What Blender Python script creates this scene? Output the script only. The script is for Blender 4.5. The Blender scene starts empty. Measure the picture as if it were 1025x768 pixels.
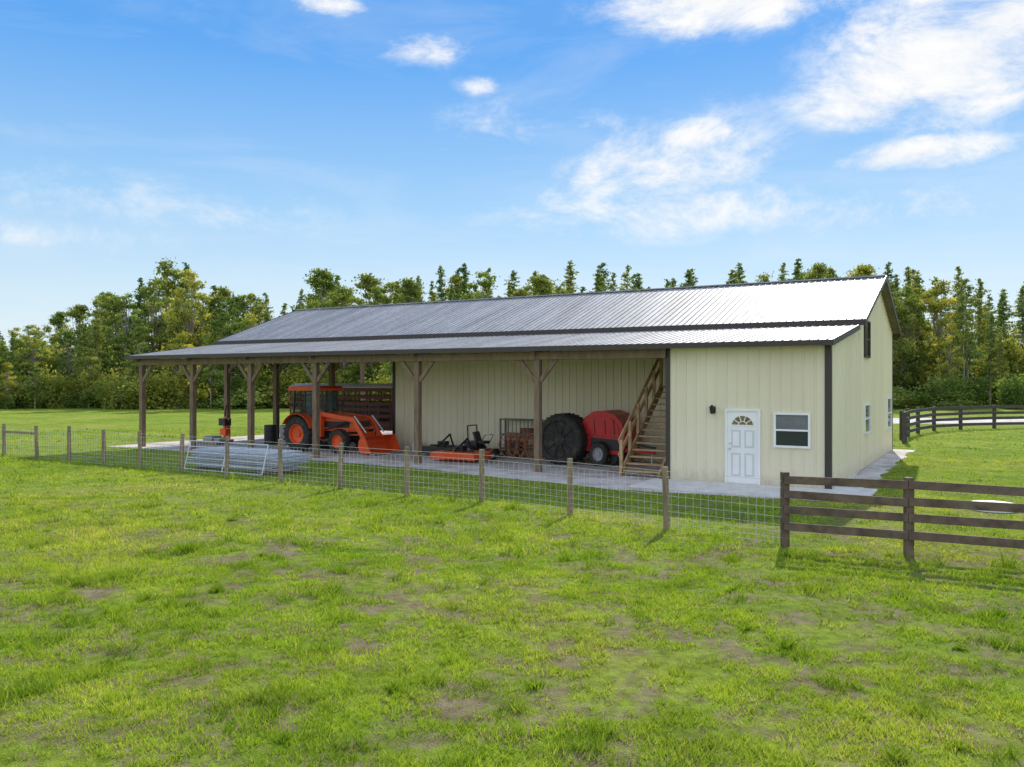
import bpy, math, random
import numpy as np
from mathutils import Vector, Matrix
random.seed(7); rng=np.random.default_rng(7)
scene=bpy.context.scene
COL=scene.collection
F=830.0; HC=2.95
# ---------------- materials ----------------
def newmat(name):
    m=bpy.data.materials.new(name); m.use_nodes=True
    nt=m.node_tree; b=nt.nodes['Principled BSDF']; return m,nt,b
def link(nt,a,b): nt.links.new(a,b)
def noise_node(nt,scale,detail=4,rough=.55,obj=False,vec=None,stretch=None):
    n=nt.nodes.new('ShaderNodeTexNoise'); n.inputs['Scale'].default_value=scale
    n.inputs['Detail'].default_value=detail; n.inputs['Roughness'].default_value=rough
    if vec is None:
        if obj:
            t=nt.nodes.new('ShaderNodeTexCoord'); vec=t.outputs['Object']
        else:
            t=nt.nodes.new('ShaderNodeNewGeometry'); vec=t.outputs['Position']
    if stretch:
        mp=nt.nodes.new('ShaderNodeMapping'); mp.inputs['Scale'].default_value=stretch
        link(nt,vec,mp.inputs['Vector']); vec=mp.outputs['Vector']
    link(nt,vec,n.inputs['Vector']); return n
def ramp(nt,fac,stops):
    r=nt.nodes.new('ShaderNodeValToRGB'); cr=r.color_ramp
    while len(cr.elements)<len(stops): cr.elements.new(.5)
    for e,(p,c) in zip(cr.elements,stops):
        e.position=p; e.color=(c[0],c[1],c[2],1)
    link(nt,fac,r.inputs['Fac']); return r
def mixc(nt,fac,a,b,mode='MIX'):
    n=nt.nodes.new('ShaderNodeMix'); n.data_type='RGBA'; n.blend_type=mode
    for s,v in ((0,fac),(6,a),(7,b)):
        if isinstance(v,bpy.types.NodeSocket): link(nt,v,n.inputs[s])
        else: n.inputs[s].default_value=v if s==0 else (v[0],v[1],v[2],1)
    return n.outputs[2]
def bump(nt,b,h,strength=.3,dist=.02):
    n=nt.nodes.new('ShaderNodeBump'); n.inputs['Strength'].default_value=strength; n.inputs['Distance'].default_value=dist
    link(nt,h,n.inputs['Height']); link(nt,n.outputs['Normal'],b.inputs['Normal'])
def simple(name,c,rough=.5,metal=0,var=.15,scale=3,bmp=0,stretch=None,dirt=None):
    m,nt,b=newmat(name)
    n=noise_node(nt,scale,6,.6,obj=True,stretch=stretch)
    lo=[x*(1-var) for x in c]; hi=[min(1,x*(1+var)) for x in c]
    r=ramp(nt,n.outputs['Fac'],[(.3,lo),(.7,hi)])
    out=r.outputs['Color']
    if dirt:
        n2=noise_node(nt,scale*.6,8,.7,obj=True)
        r2=ramp(nt,n2.outputs['Fac'],[(.5,(0,0,0)),(.75,(1,1,1))])
        out=mixc(nt,r2.outputs['Color'],out,dirt)
    link(nt,out,b.inputs['Base Color'])
    b.inputs['Roughness'].default_value=rough; b.inputs['Metallic'].default_value=metal
    if bmp: bump(nt,b,n.outputs['Fac'],bmp,.01)
    return m
M={}
# siding: cream paint, faint runs, dirt splash near the ground
m,nt,b=newmat('cream_metal_siding')
n=noise_node(nt,.8,7,.6,obj=True,stretch=(1,1,.2)); r=ramp(nt,n.outputs['Fac'],[(.3,(.75,.68,.49)),(.7,(.83,.765,.565))])
tcx=nt.nodes.new('ShaderNodeTexCoord'); sx=nt.nodes.new('ShaderNodeSeparateXYZ'); link(nt,tcx.outputs['Object'],sx.inputs[0])
n2=noise_node(nt,6,6,.7,obj=True,stretch=(1,1,.6))
ad=nt.nodes.new('ShaderNodeMath'); ad.operation='MULTIPLY_ADD'; link(nt,n2.outputs['Fac'],ad.inputs[0]); ad.inputs[1].default_value=-1.0; ad.inputs[2].default_value=.5
ad2=nt.nodes.new('ShaderNodeMath'); ad2.operation='ADD'; link(nt,ad.outputs[0],ad2.inputs[0]); link(nt,sx.outputs['Z'],ad2.inputs[1])
mr_=nt.nodes.new('ShaderNodeMapRange'); link(nt,ad2.outputs[0],mr_.inputs['Value']); mr_.inputs['From Min'].default_value=.0; mr_.inputs['From Max'].default_value=.45; mr_.inputs['To Min'].default_value=.45; mr_.inputs['To Max'].default_value=0
c=mixc(nt,mr_.outputs[0],r.outputs['Color'],(.42,.36,.26)); link(nt,c,b.inputs['Base Color']); b.inputs['Roughness'].default_value=.5; M['wall']=m
m,nt,b=newmat('galvalume_roof')
n=noise_node(nt,1.3,7,.62,obj=True,stretch=(1.6,.16,.16)); r=ramp(nt,n.outputs['Fac'],[(.3,(.25,.25,.255)),(.5,(.35,.35,.355)),(.7,(.45,.45,.45))])
n2=noise_node(nt,5,3,.6,obj=True); r2=ramp(nt,n2.outputs['Fac'],[(.35,(.75,.75,.75)),(.65,(1.12,1.12,1.12))])
c=mixc(nt,.7,r.outputs['Color'],r2.outputs['Color'],'MULTIPLY'); link(nt,c,b.inputs['Base Color']); b.inputs['Roughness'].default_value=.55; b.inputs['Metallic'].default_value=.25; M['roof']=m
M['trim']=simple('dark_bronze_trim',(.045,.035,.032),.45,0,.1)
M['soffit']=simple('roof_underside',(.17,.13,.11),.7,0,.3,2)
M['timber']=simple('treated_timber',(.20,.14,.09),.8,0,.35,5,.4,stretch=(2,2,.4))
M['stairwood']=simple('stair_wood',(.46,.31,.16),.75,0,.25,5,.3)
M['fencewood']=simple('fence_post_wood',(.25,.19,.125),.85,0,.4,6,.5,stretch=(2,2,.4))
M['board']=simple('fence_board_wood',(.13,.09,.065),.85,0,.5,4,.5,dirt=(.20,.16,.12))
M['darkfence']=simple('black_board_fence_paint',(.06,.05,.045),.7,0,.3,4)
M['white']=simple('white_door_paint',(.88,.88,.86),.4,0,.03)
M['doorpanel']=simple('door_panel_paint',(.66,.67,.68),.45,0,.03)
M['black']=simple('black_paint',(.02,.02,.022),.4,0,.2)
M['rubber']=simple('tyre_rubber',(.03,.028,.026),.85,0,.3,8,dirt=(.12,.09,.06))
M['orange']=simple('orange_tractor_paint',(.80,.10,.02),.35,0,.12,3,dirt=(.5,.13,.05))
M['red']=simple('red_implement_paint',(.55,.018,.022),.35,0,.12,3,dirt=(.34,.03,.03))
M['galv']=simple('galvanized_steel',(.6,.61,.63),.4,.6,.15,8)
M['rust']=simple('rusty_steel',(.28,.12,.06),.85,.1,.4,12)
M['grey']=simple('grey_paint',(.35,.35,.36),.6,0,.15)
M['rackgrey']=simple('rack_steel',(.16,.15,.14),.6,.2,.3)
M['wire']=simple('fence_wire',(.65,.65,.65),.5,.3,.1)
M['plastic']=simple('white_plastic',(.75,.75,.73),.5,0,.08)
M['trailer']=simple('trailer_maroon_paint',(.17,.04,.028),.6,0,.3,6)
m,nt,b=newmat('window_glass'); b.inputs['Base Color'].default_value=(.03,.04,.045,1); b.inputs['Roughness'].default_value=.08; M['glass']=m
n=noise_node(nt,.7,2,obj=True); bump(nt,b,n.outputs['Fac'],.05,.02)
m,nt,b=newmat('concrete'); n=noise_node(nt,2.2,10,.65); r=ramp(nt,n.outputs['Fac'],[(.3,(.56,.53,.49)),(.7,(.78,.76,.72))])
link(nt,r.outputs['Color'],b.inputs['Base Color']); b.inputs['Roughness'].default_value=.9; bump(nt,b,n.outputs['Fac'],.3,.01); M['concrete']=m
m,nt,b=newmat('gravel'); v=nt.nodes.new('ShaderNodeTexVoronoi'); v.inputs['Scale'].default_value=22
g=nt.nodes.new('ShaderNodeNewGeometry'); link(nt,g.outputs['Position'],v.inputs['Vector'])
n=noise_node(nt,.8,8,.7); r=ramp(nt,n.outputs['Fac'],[(.32,(.33,.28,.24)),(.5,(.60,.55,.52)),(.7,(.80,.75,.72))])
c=mixc(nt,.45,r.outputs['Color'],v.outputs['Color'],'SOFT_LIGHT')
link(nt,c,b.inputs['Base Color']); b.inputs['Roughness'].default_value=.95; bump(nt,b,v.outputs['Distance'],.8,.03); M['gravel']=m

def grass_color(nt):
    n1=noise_node(nt,.16,5,.6); n2=noise_node(nt,1.1,6,.65); n3=noise_node(nt,7,4,.6)
    r1=ramp(nt,n1.outputs['Fac'],[(.35,(.26,.40,.030)),(.52,(.36,.47,.050)),(.68,(.47,.50,.09))])
    r2=ramp(nt,n2.outputs['Fac'],[(.3,(.55,.62,.5)),(.5,(.95,.98,.9)),(.7,(1.25,1.2,1.25))])
    c=mixc(nt,.9,r1.outputs['Color'],r2.outputs['Color'],'MULTIPLY')
    return c,n1,n2,n3
m,nt,b=newmat('pasture_ground'); c,n1,n2,n3=grass_color(nt)
r3=ramp(nt,n3.outputs['Fac'],[(.3,(.42,.45,.42)),(.6,(.95,.95,.95))])
c=mixc(nt,.85,c,r3.outputs['Color'],'MULTIPLY')
n4=noise_node(nt,.9,10,.8); r4=ramp(nt,n4.outputs['Fac'],[(.46,(0,0,0)),(.56,(.9,.9,.9))])
geo=nt.nodes.new('ShaderNodeNewGeometry'); sp=nt.nodes.new('ShaderNodeSeparateXYZ'); link(nt,geo.outputs['Position'],sp.inputs[0])
mrp=nt.nodes.new('ShaderNodeMapRange'); link(nt,sp.outputs['Y'],mrp.inputs['Value']); mrp.inputs['From Min'].default_value=14; mrp.inputs['From Max'].default_value=24; mrp.inputs['To Min'].default_value=1; mrp.inputs['To Max'].default_value=.12
c4=mixc(nt,mrp.outputs[0],(0,0,0),r4.outputs['Color'])
nso=noise_node(nt,3.5,6,.7); rso=ramp(nt,nso.outputs['Fac'],[(.35,(.20,.145,.085)),(.65,(.40,.32,.21))])
c=mixc(nt,c4,c,rso.outputs['Color'])
n5=noise_node(nt,40,3,.7)
link(nt,c,b.inputs['Base Color']); b.inputs['Roughness'].default_value=1; b.inputs['Specular IOR Level'].default_value=.1
bump(nt,b,n5.outputs['Fac'],1,.08); M['ground']=m

def leafmat(name,trans=.35,stops=None,grass=False):
    m=bpy.data.materials.new(name); m.use_nodes=True; nt=m.node_tree; nt.nodes.clear()
    out=nt.nodes.new('ShaderNodeOutputMaterial')
    d=nt.nodes.new('ShaderNodeBsdfDiffuse'); t=nt.nodes.new('ShaderNodeBsdfTranslucent'); mx=nt.nodes.new('ShaderNodeMixShader')
    mx.inputs[0].default_value=trans
    at=nt.nodes.new('ShaderNodeAttribute'); at.attribute_name='tint'
    if grass:
        c,_,_,_=grass_color(nt)
        r=ramp(nt,at.outputs['Fac'],[(0,(.40,.52,.4)),(.5,(.95,1,.95)),(.9,(1.4,1.3,1.3)),(1,(1.7,1.3,2.6))])
        c=mixc(nt,1.0,c,r.outputs['Color'],'MULTIPLY')
    else:
        r=ramp(nt,at.outputs['Fac'],stops); c=r.outputs['Color']
        oi=nt.nodes.new('ShaderNodeObjectInfo')
        r2=ramp(nt,oi.outputs['Random'],[(0,(.65,.8,.75)),(.5,(1.0,1.0,.9)),(1,(1.5,1.25,.95))])
        c=mixc(nt,1.0,c,r2.outputs['Color'],'MULTIPLY')
    link(nt,c,d.inputs['Color'])
    tc=mixc(nt,1.0,c,(1.15,1.1,.6),'MULTIPLY'); link(nt,tc,t.inputs['Color'])
    link(nt,d.outputs[0],mx.inputs[1]); link(nt,t.outputs[0],mx.inputs[2]); link(nt,mx.outputs[0],out.inputs['Surface'])
    return m
M['grass']=leafmat('grass_blades',.35,grass=True)
M['leaf']=leafmat('hardwood_leaves',.42,stops=[(0,(.12,.17,.045)),(.5,(.26,.32,.085)),(1,(.46,.50,.17))])
M['needle']=leafmat('cypress_foliage',.4,stops=[(0,(.08,.13,.045)),(.5,(.19,.26,.08)),(1,(.38,.43,.15))])
M['bark']=simple('bark',(.28,.24,.20),.95,0,.4,3)
# ---------------- mesh builder ----------------
class MB:
    def __init__(s,mats): s.v=[];s.f=[];s.m=[];s.names=mats
    def mi(s,k): 
        if k not in s.names: s.names.append(k)
        return s.names.index(k)
    def add(s,vs,fs,k):
        o=len(s.v); s.v+= [tuple(v) for v in vs]; i=s.mi(k)
        for f in fs: s.f.append(tuple(o+j for j in f)); s.m.append(i)
    def box(s,x0,x1,y0,y1,z0,z1,k):
        vs=[(x0,y0,z0),(x1,y0,z0),(x1,y1,z0),(x0,y1,z0),(x0,y0,z1),(x1,y0,z1),(x1,y1,z1),(x0,y1,z1)]
        s.add(vs,[(0,3,2,1),(4,5,6,7),(0,1,5,4),(1,2,6,5),(2,3,7,6),(3,0,4,7)],k)
    def beam(s,p0,p1,w,h,k):
        p0=Vector(p0);p1=Vector(p1);d=(p1-p0).normalized()
        up=Vector((0,0,1)) if abs(d.z)<.95 else Vector((0,1,0))
        sd=d.cross(up).normalized(); u=sd.cross(d).normalized()
        vs=[]
        for p in (p0,p1):
            for a,b in ((-1,-1),(1,-1),(1,1),(-1,1)): vs.append(p+sd*a*w/2+u*b*h/2)
        s.add(vs,[(0,1,2,3),(7,6,5,4),(0,4,5,1),(1,5,6,2),(2,6,7,3),(3,7,4,0)],k)
    def cyl(s,p0,p1,r,k,n=10,r2=None,cap=True):
        if r2 is None:r2=r
        p0=Vector(p0);p1=Vector(p1);d=(p1-p0).normalized()
        up=Vector((0,0,1)) if abs(d.z)<.95 else Vector((0,1,0))
        sd=d.cross(up).normalized(); u=sd.cross(d).normalized(); vs=[]
        for p,rr in ((p0,r),(p1,r2)):
            for i in range(n):
                a=2*math.pi*i/n; vs.append(p+sd*math.cos(a)*rr+u*math.sin(a)*rr)
        fs=[(i,i+n,(i+1)%n+n,(i+1)%n) for i in range(n)]
        if cap: fs+=[tuple(range(n)),tuple(reversed(range(n,2*n)))]
        s.add(vs,fs,k)
    def lathe(s,c,prof,k,n=28,axis='y'):
        c=Vector(c);vs=[];L=len(prof)
        for i in range(n):
            a=2*math.pi*i/n
            for r,o in prof:
                p={'y':(r*math.cos(a),o,r*math.sin(a)),'z':(r*math.cos(a),r*math.sin(a),o),'x':(o,r*math.cos(a),r*math.sin(a))}[axis]
                vs.append(c+Vector(p))
        fs=[]
        for i in range(n):
            j=(i+1)%n
            for q in range(L-1): fs.append((i*L+q,i*L+q+1,j*L+q+1,j*L+q))
        s.add(vs,fs,k)
    def extr(s,prof,y0,y1,k):  # profile in xz extruded along y
        n=len(prof); vs=[(x,y0,z) for x,z in prof]+[(x,y1,z) for x,z in prof]
        fs=[tuple(range(n)),tuple(reversed(range(n,2*n)))]+[(i,i+n,(i+1)%n+n,(i+1)%n) for i in range(n)]
        s.add(vs,fs,k)
    def wheel(s,c,r,w,rim='grey',lug=True):
        x,y,z=c
        s.lathe(c,[(r*.56,w*.42),(r*.72,w*.5),(r*.92,w*.46),(r*.98,w*.3),(r*.98,-w*.3),(r*.92,-w*.46),(r*.72,-w*.5),(r*.56,-w*.42)],'rubber',32)
        s.lathe(c,[(r*.57,w*.42),(r*.52,w*.40),(r*.48,w*.15),(r*.2,w*.1),(r*.18,w*.25),(0.001,w*.25)],rim,24)
        s.lathe(c,[(r*.57,-w*.42),(r*.52,-w*.40),(r*.48,-w*.15),(r*.2,-w*.1),(r*.18,-w*.25),(0.001,-w*.25)],rim,24)
        if lug:
            N=20
            for i in range(N):
                for sg in (-1,1):
                    a=2*math.pi*(i+(.5 if sg>0 else 0))/N; a2=a+.16
                    s.beam((x+math.cos(a)*r*.99,y+sg*w*.48,z+math.sin(a)*r*.99),(x+math.cos(a2)*r,y,z+math.sin(a2)*r),.05,.05,'rubber')
    def build(s,name,parent=None,loc=(0,0,0),rot=0,smooth=False,fix=True,bev=0):
        me=bpy.data.meshes.new(name); me.from_pydata(s.v,[],s.f)
        for k in s.names: me.materials.append(M[k])
        me.polygons.foreach_set('material_index',s.m)
        if smooth:
            me.polygons.foreach_set('use_smooth',[True]*len(s.f))
        me.update()
        if fix:
            import bmesh
            bm=bmesh.new(); bm.from_mesh(me); bmesh.ops.recalc_face_normals(bm,faces=bm.faces); bm.to_mesh(me); bm.free()
        o=bpy.data.objects.new(name,me); COL.objects.link(o)
        o.location=loc; o.rotation_euler=(0,0,rot)
        if parent: o.parent=parent
        if bev:
            md=o.modifiers.new('bevel','BEVEL'); md.width=bev; md.segments=2; md.limit_method='ANGLE'; md.angle_limit=.7
        return o
def empty(name,loc=(0,0,0),rot=0):
    e=bpy.data.objects.new(name,None); COL.objects.link(e); e.location=loc; e.rotation_euler=(0,0,rot); e.empty_display_size=.5; return e
# ---------------- barn frame ----------------
CX,CY=8.48,22.13; TH=math.atan2(-.5067,.862); ct,st=math.cos(TH),math.sin(TH)
def BW(x,y): return (CX+ct*x-st*y, CY+st*x+ct*y)
barn=empty('pole_barn',(CX,CY,0),TH)
XL=-28.8; XE=-18.46; XR=-4.545; YM=4.67; YB=14.7; YR=9.75; YE=14.95; ZR=6.75
def leanz(y): return 4.0+(y+.45)*(.72/5.17)
SL=1.89/(YR-4.4)
def mainz(y): return 4.86+(y-4.4)*SL if y<=YR else ZR-(y-YR)*SL
def ribwall(mb,p0,p1,out,zb,zt,k='wall',pitch=.3,dep=.024):
    p0=Vector((p0[0],p0[1],0));p1=Vector((p1[0],p1[1],0));L=(p1-p0).length;d=(p1-p0)/L;o=Vector((out[0],out[1],0))
    pts=[];t=0
    while t<L:
        for a,h in ((0,0),(.115,0),(.12,.15),(.135,.15),(.14,0),(.25,0),(.262,1),(.288,1),(.3,0)):
            if t+a<L: pts.append((t+a,h*dep))
        t+=pitch
    pts.append((L,0)); vs=[]
    for t,h in pts:
        p=p0+d*t+o*h; z=zt(t) if callable(zt) else zt
        vs+= [(p.x,p.y,zb),(p.x,p.y,z)]
    fs=[(2*i,2*i+2,2*i+3,2*i+1) for i in range(len(pts)-1)]
    mb.add(vs,fs,k)
w=MB([])
ribwall(w,(XR,0),(0,0),(0,-1),.02,3.9)
ribwall(w,(XR,YM),(XR,0),(-1,0),.02,lambda t:leanz(YM-t)-.08)
ribwall(w,(0,0),(0,YM),(1,0),.02,lambda t:leanz(t)-.06)
ribwall(w,(0,YM),(0,YB),(1,0),.02,lambda t:mainz(YM+t)-.06)
ribwall(w,(XE,YM),(XR-.03,YM),(0,-1),.02,4.6)
ribwall(w,(XE,YB),(XE,YM),(-1,0),.02,lambda t:mainz(YB-t)-.08)
ribwall(w,(0,YB),(XE,YB),(0,1),.02,4.8)
ribwall(w,(XL,YB),(XL,YM),(-1,0),4.55,lambda t:mainz(YB-t)-.08)
w.build('siding_walls',barn,fix=False)
def ribroof(mb,x0,x1,y0,z0,y1,z1,k='roof',pitch=.23,dep=.026):
    pts=[];t=0;L=x1-x0
    while t<L:
        for a,h in ((0,0),(.18,0),(.192,1),(.212,1),(.225,0)):
            if t+a<L: pts.append((t+a,h*dep))
        t+=pitch
    pts.append((L,0)); vs=[]
    for t,h in pts: vs+=[(x0+t,y0,z0+h),(x0+t,y1,z1+h)]
    fs=[(2*i,2*i+2,2*i+3,2*i+1) for i in range(len(pts)-1)]
    mb.add(vs,fs,k)
r=MB([])
ribroof(r,-29.2,.14,-.5,3.995,4.66,leanz(4.66))
ribroof(r,-29.2,.30,4.33,mainz(4.33),YR,ZR)
ribroof(r,-29.2,.30,YR,ZR,YE,mainz(YE))
r.build('metal_roof',barn,fix=False)
t=MB([])
def slab(mb,x0,x1,y0,z0,y1,z1,th,k,drop=.01):
    vs=[(x0,y0,z0-drop),(x1,y0,z0-drop),(x1,y1,z1-drop),(x0,y1,z1-drop),(x0,y0,z0-drop-th),(x1,y0,z0-drop-th),(x1,y1,z1-drop-th),(x0,y1,z1-drop-th)]
    mb.add(vs,[(0,1,2,3),(7,6,5,4),(0,4,5,1),(1,5,6,2),(2,6,7,3),(3,7,4,0)],k)
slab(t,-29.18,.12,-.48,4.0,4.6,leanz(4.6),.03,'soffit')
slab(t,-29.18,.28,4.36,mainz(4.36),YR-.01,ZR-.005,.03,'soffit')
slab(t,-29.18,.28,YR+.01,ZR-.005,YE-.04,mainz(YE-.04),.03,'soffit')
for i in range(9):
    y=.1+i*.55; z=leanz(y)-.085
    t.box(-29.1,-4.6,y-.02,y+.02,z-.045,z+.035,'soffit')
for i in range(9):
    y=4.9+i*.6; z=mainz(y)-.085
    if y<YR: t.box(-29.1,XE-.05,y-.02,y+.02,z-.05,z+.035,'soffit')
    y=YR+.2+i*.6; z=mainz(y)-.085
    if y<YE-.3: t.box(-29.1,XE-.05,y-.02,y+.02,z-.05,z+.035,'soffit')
t.build('roof_underside',barn)
t=MB([])
t.box(-29.2,.14,-.53,-.5,3.86,4.01,'trim')
t.box(-29.2,.30,4.29,4.325,4.655,mainz(4.3)+.02,'trim')
t.box(-29.2,.30,YE,YE+.03,mainz(YE)-.18,mainz(YE)+.02,'trim')
def rake(x0,x1,ya,yb,f,h=.17):
    za,zb=f(ya)+.03,f(yb)+.03
    vs=[(x0,ya,za-h),(x1,ya,za-h),(x1,yb,zb-h),(x0,yb,zb-h),(x0,ya,za),(x1,ya,za),(x1,yb,zb),(x0,yb,zb)]
    t.add(vs,[(0,3,2,1),(4,5,6,7),(0,1,5,4),(1,2,6,5),(2,3,7,6),(3,0,4,7)],'trim')
rake(.142,.175,-.53,4.28,leanz); rake(-29.235,-29.203,-.53,4.28,leanz)
rake(.303,.335,4.29,YR,mainz); rake(.303,.335,YR,YE+.03,mainz)
rake(-29.235,-29.203,4.29,YR,mainz); rake(-29.235,-29.203,YR,YE+.03,mainz)
t.box(-.13,.035,-.035,-.003,.02,3.88,'trim'); t.box(.003,.035,-.003,.13,.02,3.9,'trim')
t.box(XR-.03,XR+.10,-.035,-.003,.02,3.88,'trim'); 
t.box(.003,.035,YB-.12,YB+.02,.02,4.7,'trim'); t.box(XE-.035,XE+.1,YM-.035,YM-.004,.02,4.55,'trim')
t.box(XE,XR-.04,YM-.05,YM-.025,4.48,4.6,'trim')
t.box(-29.2,.30,YR-.16,YR+.16,ZR-.01,ZR+.035,'roof')
t.build('trim',barn)
p=MB([])
FX=[XL,-25.45,-21.97,XE,-13.66,-8.87]
for x in FX:
    p.box(x-.1,x+.1,-.1,.1,0,3.84,'timber')
    for sg in (-1,1):
        if x==XL and sg<0: continue
        p.beam((x+sg*.08,-.02,2.9),(x+sg*.68,-.02,3.62),.09,.14,'timber')
    p.beam((x,-.35,leanz(-.35)-.17),(x,4.6,leanz(4.6)-.17),.09,.2,'timber')
for x in (XL,-25.45,-21.97):
    p.box(x-.11,x+.11,YM-.11,YM+.11,0,4.6,'timber'); p.box(x-.1,x+.1,YB-.1,YB+.1,0,4.7,'timber')
    for sg in (-1,1):
        if x==XL and sg<0: continue
        p.beam((x+sg*.08,YM,3.3),(x+sg*.7,YM,4.05),.09,.14,'timber')
    p.beam((x,YM,4.5),(x,YB,4.5),.09,.2,'timber')
    p.beam((x,YM+.1,4.78),(x,YR,6.5),.09,.18,'timber'); p.beam((x,YR,6.5),(x,YB-.1,4.78),.09,.18,'timber')
    for q in (-2.5,0,2.5): p.beam((x+.05,YR+q,4.55),(x+.05,YR+q,mainz(YR+q)-.2),.05,.12,'timber')
p.box(XL-.15,XR,-.15,-.1,3.6,3.86,'timber'); p.box(XL-.15,XR,.1,.15,3.6,3.86,'timber')
p.box(XL-.15,XE-.04,YM-.15,YM-.11,4.05,4.35,'timber'); p.box(XL-.15,XE-.04,YM+.11,YM+.15,4.05,4.35,'timber')
p.box(XL-.15,XE,YB+.1,YB+.15,4.3,4.6,'timber')
p.build('timber_posts_and_braces',barn,bev=.008)
s=MB([]); s.box(XR-.1,.05,-.06,YM,-.05,.03,'concrete'); s.build('foundation',barn)
# entry door
d=MB([])
x0,x1=-2.80,-1.82; yf=-.05
d.box(x0,x0+.06,yf-.04,-.002,.03,2.14,'white'); d.box(x1-.06,x1,yf-.04,-.002,.03,2.14,'white'); d.box(x0+.06,x1-.06,yf-.04,-.002,2.08,2.14,'white')
d.box(x0+.06,x1-.06,yf,-.004,.05,2.08,'white'); d.box(x0,x1,yf-.08,-.003,.0,.045,'galv')
xc=(x0+x1)/2
for (a,bb,zz0,zz1) in ((-.32,-.05,1.05,1.55),(.05,.32,1.05,1.55),(-.32,-.05,.25,.9),(.05,.32,.25,.9)):
    d.box(xc+a,xc+bb,yf-.006,yf-.001,zz0,zz1,'doorpanel'); d.box(xc+a+.05,xc+bb-.05,yf-.016,yf-.0065,zz0+.05,zz1-.05,'white')
N=14; R=.31; zc=1.68
vs=[(xc,yf-.008,zc)]+[(xc+R*math.cos(math.pi*i/N),yf-.008,zc+R*.9*math.sin(math.pi*i/N)) for i in range(N+1)]
d.add(vs,[(0,i+1,i+2) for i in range(N)],'fanlight')
for i in range(N):
    a,b2=math.pi*i/N,math.pi*(i+1)/N
    d.beam((xc+R*math.cos(a),yf-.012,zc+R*.9*math.sin(a)),(xc+R*math.cos(b2),yf-.012,zc+R*.9*math.sin(b2)),.02,.03,'white')
    d.beam((xc+.12*math.cos(a),yf-.012,zc+.11*math.sin(a)),(xc+.12*math.cos(b2),yf-.012,zc+.11*math.sin(b2)),.015,.022,'white')
d.beam((xc-R,yf-.012,zc),(xc+R,yf-.012,zc),.02,.03,'white')
for i in (1,2,3,4): 
    a=math.pi*i/5; d.beam((xc+.12*math.cos(a),yf-.012,zc+.11*math.sin(a)),(xc+R*math.cos(a),yf-.012,zc+R*.9*math.sin(a)),.015,.022,'white')
d.lathe((x0+.14,yf-.05,1.02),[(.001,-.03),(.03,-.02),(.03,.01),(.012,.02),(.012,.05)],'galv',12)
d.lathe((x0+.14,yf-.02,1.17),[(.001,-.02),(.025,-.015),(.025,.02)],'galv',12)
M['fanlight']=simple('amber_fanlight_glass',(.22,.16,.07),.15,0,.3,6)
d.build('entry_door',barn)
def window_front(mb,x0,x1,z0,z1,y=-.024):
    fw=.06
    mb.box(x0,x0+fw,y-.05,y+.02,z0,z1,'white'); mb.box(x1-fw,x1,y-.05,y+.02,z0,z1,'white')
    mb.box(x0+fw,x1-fw,y-.05,y+.02,z0,z0+fw,'white'); mb.box(x0+fw,x1-fw,y-.05,y+.02,z1-fw,z1,'white')
    zm=(z0+z1)/2; mb.box(x0+fw,x1-fw,y-.03,y+.02,zm-.025,zm+.025,'white')
    mb.box(x0+fw,x1-fw,y-.004,y+.01,z0+fw,z1-fw,'glass')
    mb.box(x0+fw,x1-fw,y-.006,y-.0045,zm+.03,z1-fw,'blind')
M['blind']=simple('window_screen',(.15,.16,.17),.35,0,.2,2)
wd=MB([]); window_front(wd,-1.46,-.49,1.1,2.06); wd.build('window',barn)
def window_side(name,y0,y1,z0,z1,fr='white'):
    mb=MB([]);x=.024;fw=.06
    mb.box(x-.02,x+.05,y0,y0+fw,z0,z1,fr); mb.box(x-.02,x+.05,y1-fw,y1,z0,z1,fr)
    mb.box(x-.02,x+.05,y0+fw,y1-fw,z0,z0+fw,fr); mb.box(x-.02,x+.05,y0+fw,y1-fw,z1-fw,z1,fr)
    zm=(z0+z1)/2; mb.box(x-.01,x+.03,y0+fw,y1-fw,zm-.025,zm+.025,fr); mb.box(x-.01,x+.006,y0+fw,y1-fw,z0+fw,z1-fw,'glass')
    mb.build(name,barn)
window_side('gable_window',6.2,7.5,3.7,4.95,'trim'); window_side('side_window',6.2,7.5,1.15,2.15); window_side('side_window_rear',12.6,14.0,1.0,2.25)
l=MB([]); lx=-3.15
l.box(lx-.06,lx+.06,-.06,-.02,2.0,2.2,'black'); l.beam((lx,-.06,2.17),(lx,-.16,2.2),.03,.03,'black')
l.lathe((lx,-.17,2.0),[(.001,-.02),(.05,0),(.075,.16),(.09,.17),(.02,.24),(.001,.25)],'black',8,'z'); l.build('wall_lantern',barn)
# stairs
s=MB([])
sx0,sx1=-6.1,-4.85; N=14; rise=2.75/N; run=.255; sy=.25
for i in range(N):
    y=sy+i*run; z=(i+1)*rise
    s.box(sx0+.05,sx1-.05,y,y+.27,z-.045,z,'stairwood')
top=sy+N*run
for x in (sx0,sx1):
    s.beam((x,sy-.05,.02),(x,top,2.72),.05,.28,'stairwood')
s.box(sx0-.05,sx1+.1,top,YM-.05,2.68,2.75,'stairwood')
for x in (sx0-.02,):
    for i in range(0,6):
        y=sy+.05+i*(top-sy-.1)/5; z=(y-sy)/run*rise
        s.box(x-.045,x+.045,y-.045,y+.045,max(0,z-.1),z+1.08,'stairwood')
    for h in (1.06,.62): s.beam((x-.06,sy,h),(x-.06,top,2.75+h-.02),.04,.13,'stairwood')
s.build('wooden_staircase',barn)
s=MB([]); s.box(-5.95,-5.0,YM-.06,YM-.03,2.76,4.45,'trim'); s.build('loft_door',barn)

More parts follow.
